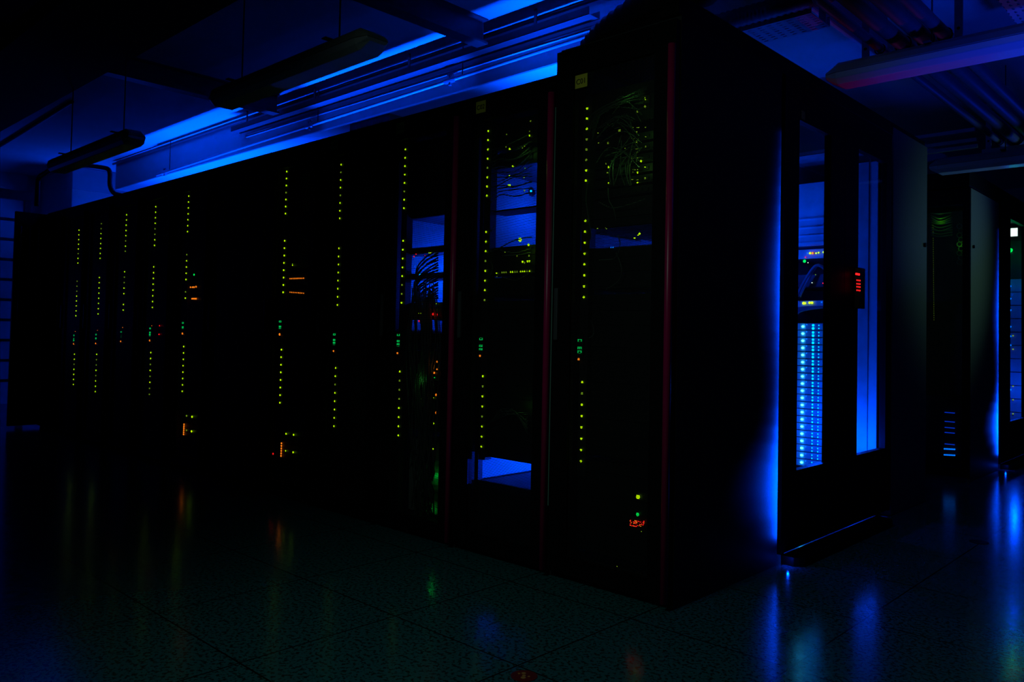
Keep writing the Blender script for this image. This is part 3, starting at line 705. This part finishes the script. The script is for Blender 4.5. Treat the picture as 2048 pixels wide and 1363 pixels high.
# ------------------------------------------------------------------ trays, pipes, ducts under the ceiling
def chan(x0, x1, y0, y1, z0, z1, m, label, name='cable_tray', cat='cable tray'):
    mb = MB().box(x0, x1, y0, y1, z0, z0+.003).box(x0, x1, y0, y0+.003, z0, z1).box(x0, x1, y1-.003, y1, z0, z1)
    return tag(mb.build(name, m), label, cat)
t1 = empty('cable_tray', (-3.2, .965, 2.835)); tag(t1, 'long dark cable tray running under the ceiling above the rack row', 'cable tray')
MB().box(-2.1, 2.05, -.05, .05, 0, .003).box(-2.1, 2.05, -.05, -.047, 0, .045).box(-2.1, 2.05, .047, .05, 0, .045).build('tray', M_dsteel, t1)
for x in (-1.9, -.8, .4, 1.6): MB().box(x-.01, x+.01, -.004, .004, .003, .164).build('hanger', M_dsteel, t1)
tag(MB().tube([(-8.4, 1.02, 2.965), (-1.0, 1.02, 2.965)], .013, 12).build('pipe_or_shade_line', M_dsteel, smooth=True), 'dark shadow line along the ceiling above the long tray, shaped as a slim tube', 'pipe')  # shadow line at the ceiling edge, modelled as a dark tube
tag(MB().tube([(-5.2, 1.02, 2.80), (-1.1, 1.02, 2.80)], .016, 12).build('pipe_or_shade_line', M_steel, smooth=True), 'slim lit pipe running along the front of the bulkhead', 'pipe')
sp_ = empty('sprinkler_pipe', (0, 1.0, 0)); tag(sp_, 'thin pipe with small valve fittings running just above the rack tops', 'pipe')
MB().tube([(-7.1, 0, 2.668), (-1.2, 0, 2.752)], .012, 10).build('pipe', M_steel, sp_, smooth=True)
for x, z in ((-6.9, 2.671), (-4.12, 2.710), (-2.4, 2.735)):
    v_ = MB().tube([(x-.05, 0, z), (x+.05, 0, z)], .019, 10).tube([(x, 0, z-.035), (x, 0, z+.04)], .012, 8).box(x-.03, x+.03, -.006, .006, z+.037, z+.045)
    v_.build('valve', M_brass, sp_)
    MB().tube([(x+.12, 0, z), (x+.12, 0, 2.999)], .004, 6).build('hanger', M_dsteel, sp_)
# flexible duct rising from the roof of C02 over C01
path = curve([(-.90, .62, 2.156), (-.90, .62, 2.32), (-.83, .60, 2.45), (-.62, .57, 2.53), (-.2, .5, 2.60), (.5, .35, 2.68)], 60)
tag(MB().tube(path, .108, 20, lambda i: 1+.05*math.cos(i*PI)).build('flexible_duct', M_duct, smooth=True), 'ribbed dark duct rising over the roof of the rack marked C01', 'duct')
path = [(x/60., 1.02, 2.62) for x in range(-70, 12)]
tag(MB().tube(path, .045, 14, lambda i: 1+.07*math.cos(i*PI)).build('flexible_hose', M_pipe, smooth=True), 'ribbed hose with a red glint lying along the slotted tray, top right', 'hose')
t2 = empty('cable_tray', (0, 1.16, 2.56)); tag(t2, 'slotted cable tray under the ceiling, above the near end of the top cover', 'cable tray')
MB().box(-1.2, .07, -.11, .11, 0, .003).box(-1.2, .07, -.11, -.107, .003, .05).box(-1.2, .07, .107, .11, .003, .05).build('tray', M_slot, t2)
for y in (-.10, .10): MB().box(.02, .055, y-.004, y+.004, .003, .439).build('hanger', M_steel, t2)
PX = [(.200, .022, .75), (.310, .036, -.6), (.415, .036, -.6), (.500, .030, -.6)]
pn = ['thinnest', 'second', 'third', 'outermost']
for i, (x, r, ys) in enumerate(PX):
    pts = [(x, ys, 2.505), (x, 6.5, 2.505)] if i else [(x-.02, ys-.02, 2.70), (x-.01, ys, 2.56), (x, ys+.06, 2.51), (x, 6.5, 2.505)]
    tag(MB().tube(pts, r, 14).build('overhead_pipe', M_pipe, smooth=True), pn[i]+' of four parallel pipes under the ceiling at the upper right, counted from the cabinets', 'pipe', 'parallel overhead pipes')
for y, lab in ((1.58, 'nearer steel bracket carrying the four overhead pipes'), (4.05, 'farther steel bracket carrying the four overhead pipes')):
    s = empty('pipe_bracket', (.33, y, 2.42)); tag(s, lab, 'bracket', 'pipe brackets')
    MB().box(-.24, .26, -.02, .02, 0, .003).box(-.24, .26, -.02, -.017, 0, .04).box(-.24, .26, .017, .02, 0, .04).build('channel', M_steel, s)
    for x in (-.20, .23):
        MB().box(x-.018, x+.018, -.004, .004, .041, .579).build('hanger', M_steel, s)
        MB().tube([(x, -.006, .10), (x, .006, .10)], .008, 8).build('bolt', M_black, s)
    for x, r, _ in PX:
        MB().tube([(x-.33+math.cos(t)*(r+.003), 0, .085+math.sin(t)*(r+.003)) for t in [k*PI/8 for k in range(17)]], .003, 5).build('clamp', M_black, s)
t3 = empty('cable_tray', (.86, 0, 2.58)); tag(t3, 'slotted cable tray running away from view at the top right corner', 'cable tray')
MB().box(-.12, .12, 1.3, 2.3, 0, .003).box(-.12, -.117, 1.3, 2.3, .003, .05).box(.117, .12, 1.3, 2.3, .003, .05).build('tray', M_sloty, t3)
for y in (1.4, 2.2): MB().box(-.13, -.12, y-.015, y+.015, .003, .419).build('hanger', M_steel, t3)
for z, y, lab in ((2.50, 3.55, 'upper lit rail across the ceiling beyond the top cover'), (2.44, 3.60, 'middle lit rail across the ceiling beyond the top cover'), (2.40, 3.62, 'lowest lit rail across the ceiling beyond the top cover')):
    tag(MB().box(-1.2, .16, y-.015, y+.015, z-.012, z+.012).build('ceiling_rail', M_steel), lab, 'rail', 'lit rails beyond the top cover')

# cables and frame at the far left
def cab(pts, r, label): return tag(MB().tube(curve(pts, 24), r, 8).build('hanging_cable', M_cableb, smooth=True), label, 'cable')
cab([at(*q, 'y', .3) for q in ((165, 330), (205, 335), (219, 342), (220, 370), (228, 386), (243, 391))]+[(-5.9, .3, 2.165)], .022, 'thick dark cable bending down over the rack tops at the far left')
cab([at(*q, 'y', -.64) for q in ((104, 337), (90, 346), (77, 356), (75, 380), (73, 412))], .016, 'dark cable dropping from the left end of the farther hanging light')
cab([at(*q, 'z', 2.985) for q in ((0, 292), (74, 247), (145, 203))], .014, 'cable stapled along the ceiling at the far left')
fr = empty('cable_ladder', (-8.4, .0, 0)); tag(fr, 'dark upright cable ladder beside the far left wall', 'cable ladder')
MB().box(-.03, .03, -.45, -.40, 0, 2.45).box(-.03, .03, .10, .16, 0, 2.45).box(-.04, .04, -1.6, .16, 2.40, 2.50).build('frame', M_dsteel, fr)
for i in range(9): MB().box(-.02, .02, -.40, .10, .4+i*.22, .43+i*.22).build('rung', M_dsteel, fr)

# ------------------------------------------------------------------ floor stickers
def sticker(px, py, r, label, m, marks):
    q = at(px, py, 'z', .001); o = empty('floor_sticker', (q.x, q.y, 0)); tag(o, label, 'sticker')
    MB().tube([(0, 0, .0005), (0, 0, .0020)], r, 32).build('disc', m, o)
    if marks:
        for dx, dy, s in ((-.012, .012, .007), (.0, .0, .006), (.008, -.012, .008), (-.02, .0, .004), (.014, .006, .004)):
            MB().tube([(dx, dy, .0021), (dx, dy, .0026)], s, 10).build('mark', M_stmark, o)
    return o
sticker(1048, 1351, .040, 'round dark red sticker with worn yellow marks on the floor in front', M_sticker, True)
sticker(1958, 1083, .045, 'round black disc on the floor to the right', M_black, False)
